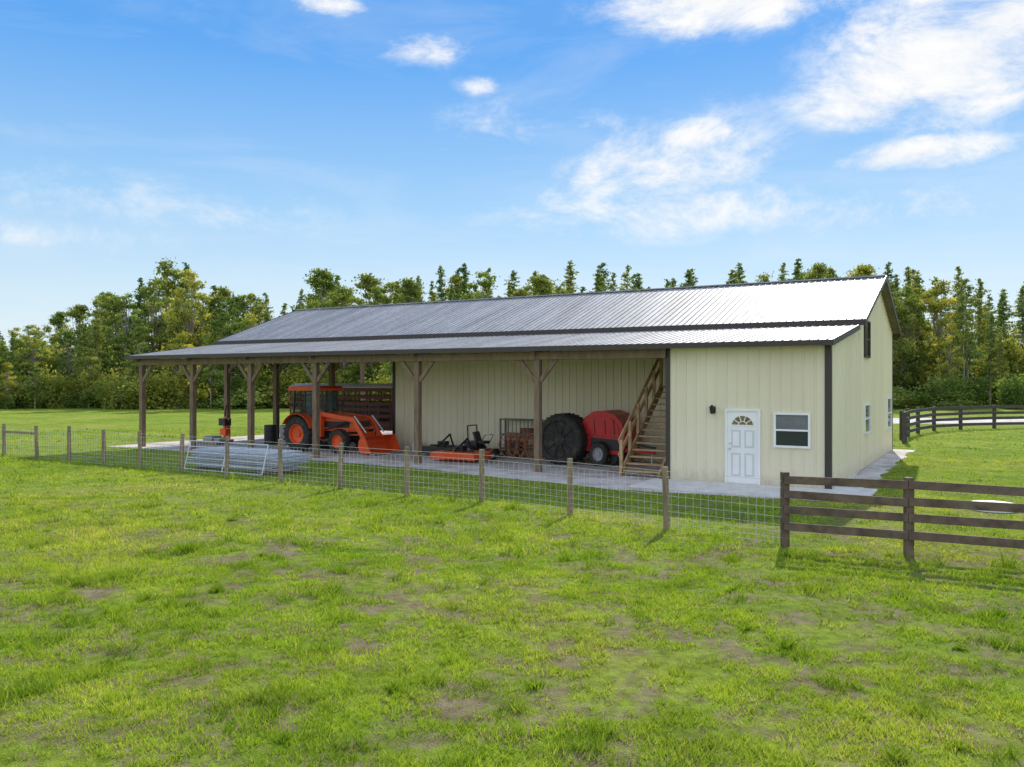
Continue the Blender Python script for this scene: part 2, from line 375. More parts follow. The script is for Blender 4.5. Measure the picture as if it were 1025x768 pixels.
# ---------------- ground & pads ----------------
g=MB([]); g.add([(-1500,-300,0),(1500,-300,0),(1500,2500,0),(-1500,2500,0)],[(0,1,2,3)],'ground'); g.build('ground',fix=False)
def padmesh(name,pts,z,k):
    g=MB([]); n=len(pts); g.add([(x,y,z) for x,y in pts],[tuple(range(n))],k); return g.build(name,fix=False)
def wob(pts,amp=.12,step=.5):
    out=[]
    for i in range(len(pts)):
        p=Vector(pts[i]);q=Vector(pts[(i+1)%len(pts)]);n=max(1,int((q-p).length/step))
        for j in range(n):
            r_=p.lerp(q,j/n); out.append((r_.x+random.uniform(-amp,amp),r_.y+random.uniform(-amp,amp)))
    return out
gp=[BW(*q) for q in wob([(-30.3,-.6),(-18,-.75),(-12,-1.3),(-8,-2.2),(-5,-2.7),(0.2,-2.2),(.8,-1.5),(.75,15.4),(-30.3,15.4)])]
padmesh('gravel_floor',gp,.006,'gravel')
cp=MB([]); 
pts=[BW(-4.9,-.07),BW(-4.9,-2.0),BW(1.1,-2.0),BW(1.1,.6),BW(.06,.6),BW(.06,-.07)]
n=len(pts); cp.add([(x,y,.05) for x,y in pts]+[(x,y,-.02) for x,y in pts],[tuple(range(n))]+[(i,(i+1)%n,(i+1)%n+n,i+n) for i in range(n)],'concrete'); cp.build('concrete_pavement')
q=MB([]); q.lathe((0,0,0),[(.48,0),(.48,.13),(.45,.15),(.001,.16)],'plastic',32,'z'); q.lathe((0,0,.16),[(.2,0),(.2,.02),(.001,.025)],'plastic',20,'z'); q.build('septic_tank_lid',loc=(10.95,18.9,0))

# ---------------- fences ----------------
FP=[(4.85,14.75),(3.05,16.32),(1.27,18.14),(-.72,19.9),(-2.67,21.1),(-4.65,22.46),(-6.62,23.77),(-8.67,25.24),(-10.6,26.6),(-12.45,27.8),(-14.16,28.8),(-15.95,29.9),(-17.8,31.1),(-19.7,32.2),(-21.6,33.4),(-23.6,34.6),(-25.6,35.8)]
wf=empty('wire_fence')
p=MB([])
for i,(x,y) in enumerate(FP[1:]):
    h=1.26+random.uniform(-.04,.04); tx,ty=random.uniform(-.04,.04),random.uniform(-.04,.04)
    p.cyl((x,y,-.02),(x+tx,y+ty,h),random.uniform(.063,.076),'fencewood',10,.062)
for a,b_ in ((12,13),):
    (xa,ya),(xb,yb)=FP[a],FP[b_]; p.beam((xa,ya,.95),(xb,yb,.95),.09,.09,'fencewood')
p.build('posts',wf)
wv=MB([])
def tri(p0,p1,r=.003): wv.cyl(p0,p1,r,'wire',3,cap=False)
for i in range(len(FP)-1):
    (xa,ya),(xb,yb)=FP[i],FP[i+1]; L=math.hypot(xb-xa,yb-ya)
    for z in (.05,.15,.26,.38,.52,.68,.86,1.05,1.16): tri((xa,ya-.06,z),(xb,yb-.06,z),.0042 if z>1.0 else .0036)
    n=int(L/.15)
    for j in range(n):
        f=(j+.5)/n; tri((xa+(xb-xa)*f,ya-.06+(yb-ya)*f,.05),(xa+(xb-xa)*f,ya-.06+(yb-ya)*f,1.05),.0032)
wv.build('woven_wire',wf,fix=False)
def boardfence(name,pts,mat,ph=1.3,rails=(1.2,.93,.65,.36),pw=.13,bh=.14):
    e=empty(name); p=MB([]); 
    for x,y in pts: p.box(x-pw/2,x+pw/2,y-pw/2,y+pw/2,-.02,ph+random.uniform(-.02,.03),mat)
    p.build('posts',e,bev=.008)
    b=MB([])
    for i in range(len(pts)-1):
        (xa,ya),(xb,yb)=pts[i],pts[i+1]; dx,dy=xb-xa,yb-ya; L=math.hypot(dx,dy); nx,ny=dy/L,-dx/L
        if ny>0: nx,ny=-nx,-ny
        o=pw/2+.02
        for z in rails:
            j=random.uniform(-.02,.02)
            b.beam((xa+nx*o,ya+ny*o,z+j),(xb+nx*o-dx/L*.006,yb+ny*o-dy/L*.006,z+random.uniform(-.02,.02)),.032,bh,mat)
    b.build('rails',e,bev=.004); return e
boardfence('board_fence',[(4.85,14.75),(6.62,13.85),(8.45,12.95),(10.3,12.05),(12.1,11.15)],'board')
boardfence('board_fence',[(18.2,38.5),(19.2,40.9),(20.6,43.2),(22.3,45.6),(24.3,47.8),(26.7,49.4),(29.4,50.6),(32.3,51.4),(35.2,52),(38.2,52.4),(41.2,52.8),(44.2,53.2)],'darkfence',1.45,(1.3,.97,.64,.3),.16,.17)
padmesh('driveway',[(22,56),(60,57),(60,66),(24,64)],.005,'gravel')

# ---------------- gate panels stack ----------------
gt=MB([])
for k in range(7):
    z=.14+k*.085; ox,oy=random.uniform(-.18,.18),random.uniform(-.1,.1); L=4.1-random.choice((0,0,.5)); W=1.35
    def T(x,y): return (x+ox,y+oy,z)
    for yy in np.linspace(-W/2,W/2,6): gt.cyl(T(-L/2,yy),T(L/2,yy),.022,'galv',8)
    for xx in (-L/2,-L/6,L/6,L/2): gt.cyl(T(xx,-W/2),T(xx,W/2),.022,'galv',8)
for xx in (-1.5,1.4): gt.box(xx-.08,xx+.08,-.8,.8,0,.11,'timber')
for z_ in np.linspace(0,1,6): gt.cyl((-1.9,-.95+.25*z_,.05+.9*z_),(1.7,-.95+.25*z_,.05+.9*z_),.02,'galv',8)
for xx in (-1.9,-.1,1.7): gt.cyl((xx,-.95,.05),(xx,-.7,.95),.02,'galv',8)
gt.build('livestock_gate_panels',loc=(-8.6,27.0,0),rot=math.atan2(-2.5,4.2))

# ---------------- tractor ----------------
def tractor():
    e=empty('tractor',(*BW(-21.1,2.6),0.006),TH)
    w=MB([])
    for sy in (-.82,.82): w.wheel((0,sy,.72),.72,.42,'orange')
    for sy in (-.78,.78): w.wheel((2.15,sy,.48),.48,.30,'orange')
    w.cyl((0,-.7,.72),(0,.7,.72),.12,'black'); w.cyl((2.15,-.65,.48),(2.15,.65,.48),.08,'black')
    w.build('wheels',e)
    b=MB([])
    b.extr([(.75,.85),(2.75,.85),(2.82,1.0),(2.78,1.32),(2.6,1.45),(.75,1.62)],-.33,.33,'orange')
    b.extr([(.3,.5),(2.6,.5),(2.7,.84),(.3,.84)],-.22,.22,'black')
    b.box(2.80,2.85,-.27,.27,.9,1.3,'black'); b.box(.9,2.3,-.345,-.335,1.0,1.25,'black'); b.box(.9,2.3,.335,.345,1.0,1.25,'black')
    b.build('hood',e,bev=.04)
    c=MB([])
    for sy in (-1,1):
        pr=[]
        for i in range(9):
            a=math.pi*(.1+.75*i/8); pr.append((math.cos(a)*.84,.72+math.sin(a)*.84))
        for i in range(8):
            (xa,za),(xb,zb)=pr[i],pr[i+1]; c.beam((xa,sy*.80,za),(xb,sy*.80,zb),.5,.03,'orange')
    for sy in (-.62,.62):
        c.beam((-.55,sy,1.2),(-.45,sy,2.5),.07,.07,'black'); c.beam((.85,sy,.9),(.7,sy,2.5),.07,.07,'black'); c.beam((.15,sy,.9),(.15,sy,2.5),.06,.06,'black')
        c.beam((-.5,sy,1.45),(.8,sy,1.45),.05,.05,'black')
    c.extr([(-.7,2.5),(1.0,2.5),(1.02,2.6),(.85,2.7),(-.55,2.7),(-.72,2.6)],-.74,.74,'orange')
    c.box(-.4,.7,-.55,.55,.7,.95,'black'); c.box(-.35,.1,-.25,.25,.95,1.15,'black'); c.box(-.42,-.28,-.25,.25,1.1,1.75,'black')
    c.cyl((.62,0,1.3),(.45,0,1.45),.2,'black',16); c.cyl((.8,0,1.1),(.52,0,1.4),.03,'black')
    for sy in (-.85,.85): c.beam((.75,sy*.75,1.9),(.85,sy,1.9),.02,.02,'black'); c.box(.84,.87,sy-.07,sy+.07,1.8,2.05,'black')
    c.cyl((1.3,.36,1.5),(1.3,.36,2.1),.035,'black')
    c.build('cab',e,bev=.015)
    gl=MB([]); gl.box(-.5,-.49,-.58,.58,1.5,2.48,'cabglass'); gl.box(.74,.75,-.58,.58,1.65,2.48,'cabglass')
    gl.box(.2,.7,-.625,-.62,1.0,2.46,'cabglass'); gl.box(.2,.7,.62,.625,1.0,2.46,'cabglass'); gl.build('cab_glass',e)
    a=MB([])
    for sy in (-.5,.5):
        a.beam((.95,sy,.6),(.95,sy,1.55),.1,.22,'orange')
        a.beam((.9,sy,1.55),(2.7,sy*1.08,1.35),.09,.18,'orange'); a.beam((2.65,sy*1.08,1.4),(3.35,sy*1.08,.42),.09,.18,'orange')
        a.cyl((1.15,sy,.9),(2.3,sy*1.06,1.25),.04,'black'); a.cyl((2.75,sy*1.08,1.5),(3.35,sy*1.08,.85),.035,'galv')
    a.beam((2.9,-.54,1.0),(2.9,.54,1.0),.1,.1,'orange')
    a.beam((2.0,-.4,.7),(2.9,-.4,.75),.06,.06,'orange'); a.beam((2.95,-.45,.7),(2.95,.45,.7),.05,.3,'orange')
    a.build('loader_arms',e,bev=.012)
    k=MB([]); pr=[(3.95,.05),(3.5,.05),(3.36,.14),(3.30,.32),(3.34,.58),(3.48,.72),(3.6,.74)]
    for i in range(len(pr)-1):
        (xa,za),(xb,zb)=pr[i],pr[i+1]
        k.add([(xa,-.95,za),(xb,-.95,zb),(xb,.95,zb),(xa,.95,za)],[(0,1,2,3)],'orange')
    for sy in (-.95,.95): k.add([(x,sy,z) for x,z in pr],[tuple(range(len(pr)))],'orange')
    k.box(3.9,4.1,-.97,.97,.03,.055,'galv')
    o=k.build('bucket',e); md=o.modifiers.new('s','SOLIDIFY'); md.thickness=.02
m,nt,b=newmat('cab_glass_tint'); b.inputs['Base Color'].default_value=(.5,.6,.6,1); b.inputs['Roughness'].default_value=.03; b.inputs['Transmission Weight'].default_value=.9; b.inputs['IOR'].default_value=1.05; M['cabglass']=m
tractor()
# ---------------- livestock trailer ----------------
def trailer():
    e=empty('livestock_trailer',(*BW(-24.6,9.0),0.006),TH)
    b=MB([]); L=3.3
    for x in np.linspace(-L,L,10):
        for y in (-1,1): b.box(x-.03,x+.03,y-.03,y+.03,.55,2.55,'trailer')
    for z,h in ((.75,.4),(1.2,.14),(1.5,.14),(1.8,.14),(2.1,.14),(2.45,.14)):
        for y in (-1.04,1.04): b.box(-L,L,y-.012,y+.012,z-h/2,z+h/2,'trailer')
        for x in (-L-.02,L+.02): b.box(x-.012,x+.012,-1,1,z-h/2,z+h/2,'trailer')
    b.box(-L,L,-1,1,.5,.56,'black')
    b.box(-1.2,2.4,-.8,.8,.56,1.7,'black'); b.box(-2.9,-1.4,-.7,.7,.56,1.3,'red')
    n=9; pr=[(math.cos(math.pi*i/n)*1.08,2.55+.22*math.sin(math.pi*i/n)) for i in range(n+1)]
    vs=[]; 
    for x in (-L-.05,L+.05): vs+=[(x,y,z) for y,z in pr]
    b.add(vs,[(i,i+1,i+n+2,i+n+1) for i in range(n)],'plastic')
    b.beam((L,-.5,.5),(L+1.4,0,.5),.1,.1,'black'); b.beam((L,.5,.5),(L+1.4,0,.5),.1,.1,'black'); b.cyl((L+1.3,0,0),(L+1.3,0,.7),.04,'galv')
    for x in (-.5,.4):
        for y in (-1.15,1.15): b.wheel((x,y,.36),.36,.2,'galv',False)
    b.box(-1.0,.9,-1.3,-1.05,.76,.8,'trailer'); b.box(-1.0,.9,1.05,1.3,.76,.8,'trailer')
    b.build('trailer_body',e)
trailer()
# ---------------- round baler ----------------
def baler():
    e=empty('round_hay_baler',(*BW(-8.2,3.45),.006),TH); e.scale=(.80,.8,.98)
    r=MB([])
    r.extr([(-.45,.5),(1.1,.4),(1.4,.7),(1.45,1.1),(1.32,1.5),(1.0,1.78),(.5,1.93),(.0,1.9),(-.4,1.7),(-.65,1.3),(-.68,.9)],-.86,.86,'red')
    for y in (-.875,.875):
        r.extr([(-.4,1.1),(1.25,1.0),(1.15,1.4),(.8,1.68),(.3,1.75),(-.2,1.6)],min(y,y*1.02),max(y,y*1.02),'red')
        r.extr([(-.1,.55),(1.2,.55),(1.2,.92),(-.1,.98)],min(y,y*1.02),max(y,y*1.02),'black')
        for x_ in (.1,.6,1.0): r.beam((x_,y*1.03,1.1),(x_-.05,y*1.03,1.62),.02,.05,'black')
    r.build('red_body',e,bev=.06)
    w=MB([])
    for y in (-1.05,1.05): w.wheel((.35,y,.42),.42,.3,'grey',True)
    w.cyl((.35,-1,.42),(.35,1,.42),.07,'black')
    w.beam((1.2,-.3,.55),(2.5,0,.5),.1,.14,'red'); w.beam((1.2,.3,.55),(2.5,0,.5),.1,.14,'red'); w.cyl((2.3,.1,0),(2.3,.1,.9),.04,'galv')
    w.cyl((.9,-.8,.28),(.9,.8,.28),.2,'black',12); w.beam((1.3,0,.8),(2.5,0,.62),.09,.09,'black')
    w.build('running_gear',e)
    # big black rubber-tyred drum standing beside it
    e2=empty('black_silage_drum',(*BW(-9.3,2.75),.006),TH); d=MB([])
    d.lathe((0,0,.88),[(.001,-.46),(.2,-.46),(.22,-.40),(.62,-.42),(.66,-.50),(.80,-.50),(.86,-.44),(.88,-.3),(.88,.3),(.86,.44),(.80,.50),(.66,.50),(.62,.42),(.001,.42)],'rubber',36)
    for i in range(10):
        a=i*math.pi/5; d.beam((math.cos(a)*.2,-.43,.88+math.sin(a)*.2),(math.cos(a)*.64,-.44,.88+math.sin(a)*.64),.05,.04,'rubber')
    for i in range(32):
        a=i*math.pi/16; d.beam((math.cos(a)*.88,-.42,.88+math.sin(a)*.88),(math.cos(a)*.88,.42,.88+math.sin(a)*.88),.05,.035,'rubber')
    d.box(-.5,.5,.1,.6,0,.12,'timber')
    d.build('drum',e2)
baler()
# ---------------- mowers & implements ----------------
def zero_turn():
    e=empty('riding_mower',(*BW(-13.15,3.4),.006),TH); e.scale=(.85,.85,.8)
    b=MB([])
    for y in (-.5,.5): b.wheel((-.4,y,.3),.3,.24,'grey',False); b.wheel((.75,y*.9,.17),.17,.13,'grey',False)
    b.box(-.2,.65,-.7,.7,.14,.3,'black'); b.box(-.75,-.1,-.35,.35,.3,.75,'black'); b.box(-.2,.7,-.3,.3,.32,.42,'black')
    b.box(-.2,.25,-.25,.25,.65,.78,'black'); b.beam((-.2,0,.75),(-.35,0,1.2),.45,.1,'black')
    for y in (-.38,.38): b.beam((.1,y,.6),(.35,y,1.05),.03,.03,'black'); b.beam((.35,y,1.05),(.3,y*.3,1.08),.03,.03,'black'); b.beam((-.5,y,.5),(-.55,y,1.5),.05,.05,'black')
    b.beam((-.55,-.38,1.5),(-.55,.38,1.5),.05,.05,'black')
    b.build('mower_body',e,bev=.03)
zero_turn()
def finish_mower(name,x,y,mat,L=1.8,fr='black'):
    e=empty(name,(*BW(x,y),.006),TH); b=MB([])
    b.extr([(-L/2,.10),(L/2,.10),(L/2,.3),(L/2-.15,.36),(-L/2+.15,.36),(-L/2,.3)],-.6,.6,mat)
    for px_ in (-L/2+.15,L/2-.15):
        b.beam((px_,.55,.3),(px_,.9,.36),.05,.06,mat); b.wheel((px_,.95,.16),.16,.1,'grey',False)
    b.beam((-.35,.2,.35),(0,.45,.8),.05,.07,fr); b.beam((.35,.2,.35),(0,.45,.8),.05,.07,fr); b.beam((0,-.4,.38),(0,.45,.78),.05,.05,fr); b.box(-.18,.18,-.15,.15,.36,.55,'black')
    for x_ in (-L/4,L/4): b.lathe((x_,-.1,.36),[(.16,0),(.16,.05),(.001,.06)],'black',14,'z')
    b.build('deck',e,bev=.02)
finish_mower('finish_mower',-13.0,1.7,'orange',1.9)
finish_mower('rotary_cutter',-14.9,3.3,'black',1.5)
def rake_():
    e=empty('hay_rake',(*BW(-11.1,3.4),.006),TH); e.scale=(.8,.9,.95); b=MB([])
    b.beam((-1.1,0,.85),(1.0,-.2,.85),.09,.09,'rust'); b.beam((-1.1,.5,.5),(1.0,.3,.5),.07,.07,'rust')
    for i in range(5):
        x=-.95+i*.45; c=Vector((x,-.25,.56))
        b.lathe(c,[(.50,-.015),(.50,.015),(.46,.015),(.46,-.015),(.50,-.015)],'rust',24,'y')
        for k in range(10):
            a=k*math.pi/5; b.beam(c,c+Vector((math.cos(a)*.56,0,math.sin(a)*.55)),.02,.02,'rust')
        b.beam((x,-.2,.55),(x,.05,.85),.04,.05,'red')
    b.wheel((-1.0,.45,.28),.28,.16,'rust',False); b.wheel((.95,.3,.28),.28,.16,'rust',False)
    b.beam((0,0,.85),(.2,.5,1.4),.05,.05,'rust'); b.beam((.4,0,.85),(.2,.5,1.4),.05,.05,'rust')
    b.build('rake_frame',e)
rake_()
def rack():
    e=empty('steel_rack',(*BW(-12.0,4.35),.006),TH); b=MB([])
    k='rackgrey'
    for x in (-.8,.8):
        for y in (-.2,.2): b.beam((x,y,0),(x,y,1.45),.05,.05,k)
    for z in (.3,.85,1.42):
        for y in (-.2,.2): b.beam((-.8,y,z),(.8,y,z),.045,.045,k)
        for y in (-.1,0,.1): b.beam((-.8,y,z+.01),(.8,y,z+.01),.02,.02,k)
    for x in np.linspace(-.6,.6,8): b.beam((x,-.2,.3),(x,-.2,1.42),.022,.022,k)
    b.box(-.6,0,-.15,.15,.33,.6,'black'); b.box(.05,.5,-.15,.15,.88,1.1,'rust')
    b.build('rack_frame',e)
rack()
def drum(x,y,k,r=.29,h=.88,name='oil_drum'):
    b=MB([]); b.lathe((0,0,0),[(.001,0),(r,0),(r,h*.32),(r+.012,h*.33),(r,h*.35),(r,h*.65),(r+.012,h*.66),(r,h*.68),(r,h),(r-.02,h),(r-.02,h-.02),(.001,h-.02)],k,24,'z')
    o=b.build(name,loc=(*BW(x,y),.006))
drum(-25.0,3.9,'black'); drum(-24.2,4.1,'grey')
b=MB([])
b.beam((0,0,.1),(0,0,1.15),.12,.12,'orange'); b.box(-.22,.22,-.2,.2,.75,1.1,'black'); b.lathe((0,0,0),[(.2,0),(.2,.06),(.03,.08)],'black',14,'z')
b.beam((0,0,1.2),(.1,0,1.75),.06,.06,'black'); b.beam((-.3,0,1.0),(.3,.0,1.05),.07,.07,'orange'); b.box(-.3,.3,-.3,.3,0,.1,'rust'); b.box(-.1,.3,-.22,.1,.3,.62,'orange')
b.build('wood_splitter',loc=(*BW(-28.3,4.1),.006),rot=TH,bev=.02)
b=MB([]); 
for i in range(5): b.box(-.6,.6,-.5+.23*i,-.36+.23*i,.11,.135,'fencewood')
for y in (-.5,0,.45): b.box(-.6+0,.6,y-.0,y+.05,.0,.105,'fencewood')
b.box(-.45,.1,-.3,.3,.14,.36,'grey'); b.box(.15,.5,-.25,.2,.14,.3,'grey'); b.build('pallet_of_supplies',loc=(*BW(-27.2,2.6),.006),rot=TH+.1)
for (x,y) in ((-23.2,3.4),(-16.9,4.2)):
    b=MB([]); b.lathe((0,0,0),[(.18,0),(.2,.38),(.21,.4),(.19,.4),(.17,.04),(.001,.04)],'plastic',18,'z'); b.build('bucket',loc=(*BW(x,y),.006))

# ---------------- vectorised noise ----------------
def vnoise(x,y,seed=0):
    xi=np.floor(x).astype(int);yi=np.floor(y).astype(int);xf=x-xi;yf=y-yi
    def h(a,b):
        n=(a*374761393+b*668265263+seed*1442695041)&0x7fffffff
        n=((n^(n>>13))*1274126177)&0x7fffffff; return ((n^(n>>16))&0xffff)/65535.
    u=xf*xf*(3-2*xf);v=yf*yf*(3-2*yf)
    return (h(xi,yi)*(1-u)+h(xi+1,yi)*u)*(1-v)+(h(xi,yi+1)*(1-u)+h(xi+1,yi+1)*u)*v
def fb(x,y,s,seed=0):
    xr=x*.8-y*.6; yr=x*.6+y*.8
    return (vnoise(x*s,y*s,seed)*.5+vnoise(xr*s*2.1,yr*s*2.1,seed+1)*.3+vnoise(x*s*4.3,y*s*4.3,seed+2)*.2)
def fence_y(x):
    xs=np.array([p[0] for p in FP][::-1]+[6.62,8.45,10.3,14]); ys=np.array([p[1] for p in FP][::-1]+[13.85,12.95,12.05,10.2])
    return np.interp(x,xs,ys)
def mk_tri_mesh(name,V,tint,mat):
    n=len(V); me=bpy.data.meshes.new(name); me.vertices.add(n*3); me.vertices.foreach_set('co',V.reshape(-1).astype(np.float32))
    me.loops.add(n*3); me.loops.foreach_set('vertex_index',np.arange(n*3,dtype=np.int32))
    me.polygons.add(n); me.polygons.foreach_set('loop_start',np.arange(0,n*3,3,dtype=np.int32)); me.polygons.foreach_set('loop_total',np.full(n,3,dtype=np.int32))
    a=me.attributes.new('tint','FLOAT','FACE'); a.data.foreach_set('value',tint.astype(np.float32))
    me.materials.append(mat); me.update(calc_edges=True); return me
def grass(y0,y1,dens,hm,wm):
    W=.70; area=(y1**2-y0**2)*W
    n=int(area*dens); yy=np.sqrt(rng.uniform(y0**2,y1**2,n)); xx=rng.uniform(-W,W,n)*yy
    lx=(xx-CX)*ct+(yy-CY)*st; ly=-(xx-CX)*st+(yy-CY)*ct
    edge=np.interp(lx,[-30,-18,-12,-8,-5,.2],[-.5,-.65,-1.2,-2.1,-2.6,-2.1])
    pad=(lx>-30.2)&(lx<.75)&(ly>edge)&(ly<15.4); pad|=(lx>-4.9)&(lx<1.1)&(ly>-2.05)&(ly<.6)
    sept=((xx-10.95)**2+(yy-18.9)**2)<.8
    d=fb(xx,yy,.8,3); d2=fb(xx,yy,3.6,9); d3=vnoise(xx*13,yy*13,77)
    u=(xx*.80+yy*.60)-5.6+.25*np.sin(yy*.6); track=np.minimum(np.abs(u),np.abs(u-1.7)); tr=np.clip(track/.18,.25,1)
    dens_=np.clip((d*.55+d2*.75-.51)*5,.03,1)*(.15+.85*d3)*tr
    keep=(~pad)&(~sept)&(rng.random(n)<dens_)
    xx=xx[keep];yy=yy[keep];d=d[keep];d2=d2[keep];d3=d3[keep];n=len(xx)
    beyond=yy>fence_y(xx)
    tall=fb(xx,yy,1.9,21)
    h=hm*(.35+.75*rng.random(n))*(.3+1.2*d2)*np.where(tall>.68,2.0,1.0)*np.where(beyond,.5,1)
    nearf=np.abs(yy-fence_y(xx))<.2; h=np.where(nearf,h*2.4,h)
    w=wm*(.6+.8*rng.random(n)); a=rng.uniform(0,2*np.pi,n); l=rng.uniform(.2,1.2,n)*h; b=rng.uniform(0,2*np.pi,n)
    V=np.zeros((n,3,3)); V[:,0,0]=xx-np.cos(a)*w/2;V[:,0,1]=yy-np.sin(a)*w/2; V[:,1,0]=xx+np.cos(a)*w/2;V[:,1,1]=yy+np.sin(a)*w/2
    V[:,2,0]=xx+np.cos(b)*l;V[:,2,1]=yy+np.sin(b)*l;V[:,2,2]=h
    t=np.clip(rng.normal(.52,.24,n)+(d-.5)*.5+(d2-.5)*.5-(tall>.68)*.3,0,.92); dry=rng.random(n)<.09; t[dry]=1
    return V,t
parts=[grass(5.2,9,5200,.060,.010),grass(9,14,3000,.066,.013),grass(14,21,1200,.08,.020),grass(21,34,220,.09,.033),grass(34,50,45,.11,.08)]
V=np.concatenate([p[0] for p in parts]);T=np.concatenate([p[1] for p in parts])
me=mk_tri_mesh('grass',V,T,M['grass']); COL.objects.link(bpy.data.objects.new('grass',me)); print('blades',len(V))
nw=26; wy=rng.uniform(6,20,nw); wx=rng.uniform(-.62,.62,nw)*wy; ok=wy<fence_y(wx)-.4; wx=wx[ok];wy=wy[ok]
wx=np.append(wx,[-5.6]);wy=np.append(wy,[14.3]); PV=[];PT=[]
for x,y in zip(wx,wy):
    sc=rng.uniform(.35,.8); k=160
    if x==-5.6: sc=1.4;k=500
    a=rng.uniform(0,6.28,k); rr=np.abs(rng.normal(0,.1*sc,k))*(1+.5*np.sin(3*a+x)); bx=x+np.cos(a)*rr; by=y+np.sin(a)*rr; h=sc*rng.uniform(.04,.18,k)*(1-rr*1.5).clip(.2); w_=.012+.006*rng.random(k); t_=rng.uniform(0,6.28,k)
    V=np.zeros((k,3,3)); V[:,0,0]=bx-np.cos(t_)*w_/2;V[:,0,1]=by-np.sin(t_)*w_/2;V[:,1,0]=bx+np.cos(t_)*w_/2;V[:,1,1]=by+np.sin(t_)*w_/2;V[:,2,0]=bx+np.cos(a)*h*.7;V[:,2,1]=by+np.sin(a)*h*.7;V[:,2,2]=h
    PV.append(V);PT.append(rng.uniform(0,.6,k))
me=mk_tri_mesh('weed_clumps',np.concatenate(PV),np.concatenate(PT),M['grass']); COL.objects.link(bpy.data.objects.new('weed_clumps',me))
# ---------------- trees ----------------
def leaves(P,size,tint):
    n=len(P); A=rng.normal(size=(n,3)); A/=np.linalg.norm(A,axis=1)[:,None]; B=rng.normal(size=(n,3)); B-= (A*B).sum(1)[:,None]*A; B/=np.linalg.norm(B,axis=1)[:,None]
    s=size*(.5+1.0*rng.random(n))[:,None]
    return np.stack([P-A*s*.5,P+A*s*.5,P+B*s*.9],axis=1)
def finish_tree(name,V,T,trunkMB,mat):
    n=len(V)
    me=bpy.data.meshes.new(name)
    verts=[tuple(x) for x in V.reshape(-1,3)]+trunkMB.v
    faces=[(3*i,3*i+1,3*i+2) for i in range(n)]+[tuple(3*n+j for j in f) for f in trunkMB.f]
    me.from_pydata(verts,[],faces); me.materials.append(mat); me.materials.append(M['bark'])
    me.polygons.foreach_set('material_index',[0]*n+[1]*len(trunkMB.f))
    a=me.attributes.new('tint','FLOAT','FACE'); a.data.foreach_set('value',list(T)+[0.]*len(trunkMB.f)); me.update(); return me
def conifer(name,wid,n,start,nb,pw=.9,bare=.1):
    H=16; tb=MB([]); bend=rng.normal(0,.25,2)
    tb.cyl((0,0,0),(bend[0]*.5,bend[1]*.5,H*.5),.15,'bark',7,.09); tb.cyl((bend[0]*.5,bend[1]*.5,H*.5),(bend[0],bend[1],H*.99),.09,'bark',6,.012); P=[];T=[]
    nb=int(nb*1.9)
    for i in range(nb):
        u=(i+rng.random())/nb; t=start+(1-start)*u**.85
        if rng.random()<bare: continue
        z=H*t; az=rng.uniform(0,2*np.pi); L=wid*(1-t)**pw*rng.uniform(.3,1.2)+.12
        up=rng.uniform(-.2,.35); e=np.array([np.cos(az)*L,np.sin(az)*L,L*up]); c0=np.array([bend[0]*t,bend[1]*t,z])
        tb.cyl(tuple(c0),tuple(c0+e),.025,'bark',3,.006,cap=False)
        k=max(5,int(n/nb*(.1+2.0*L/wid))); f=rng.uniform(.15,1.1,k)[:,None]; sp=.06+.11*L
        q=c0+e*f+rng.normal(size=(k,3))*np.array([sp,sp,sp*.5])
        P.append(q); T.append(np.clip(rng.normal(rng.uniform(.15,.85),.15,k),0,1))
    P=np.concatenate(P);T=np.concatenate(T); return finish_tree(name,leaves(P,.19,T),T,tb,M['needle'])
def hardwood(name,wid,n,low,nc,R0=.45,R1=1.15):
    H=15; tb=MB([]); tb.cyl((0,0,0),(0,0,H*.5),.2,'bark',8,.12); P=[];T=[]
    for i in range(nc):
        t=low+(1-low)*rng.random(); z=H*t*.95; env=wid*math.sin(math.pi*min(1,(t-low)/(1-low)*.85+.15))**.7
        az=rng.uniform(0,2*np.pi); rr=env*math.sqrt(rng.random())*1.05; c=np.array([np.cos(az)*rr,np.sin(az)*rr,z]); R=rng.uniform(R0,R1)
        zb=min(z*.75,H*.5); tb.cyl((0,0,zb),tuple(c),.06,'bark',4,.012,cap=False)
        k=int(n/nc*(R**1.6)*1.5); d=rng.normal(size=(k,3))*R*.5; d[:,2]*=.55
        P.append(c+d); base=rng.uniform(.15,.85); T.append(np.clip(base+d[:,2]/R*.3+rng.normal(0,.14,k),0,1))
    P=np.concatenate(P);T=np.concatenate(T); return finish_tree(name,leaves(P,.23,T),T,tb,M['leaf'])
def bush(name,n):
    tb=MB([]); tb.cyl((0,0,0),(0,0,1.0),.06,'bark',5); P=[];T=[]
    for i in range(18):
        c=np.array([rng.normal(0,1.1),rng.normal(0,.7),rng.uniform(.3,3.0)]); R=rng.uniform(.4,1.0); k=n//18
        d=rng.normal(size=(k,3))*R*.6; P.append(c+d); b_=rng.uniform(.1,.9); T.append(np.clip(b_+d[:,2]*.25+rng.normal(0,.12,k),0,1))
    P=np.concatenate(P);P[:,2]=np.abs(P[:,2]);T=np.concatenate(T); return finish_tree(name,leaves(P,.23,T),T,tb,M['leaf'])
cons=[conifer('cypress_a',2.6,6000,.2,75,.75),conifer('cypress_b',2.0,4600,.3,62,.6,.15),conifer('cypress_c',3.0,7000,.15,80,.9),conifer('cypress_d',2.3,4200,.4,55,.55,.15),conifer('cypress_e',2.5,5600,.25,70,.7,.1),conifer('cypress_f',3.3,5600,.35,60,.65,.08),conifer('cypress_g',1.8,3600,.3,55,.5,.2)]
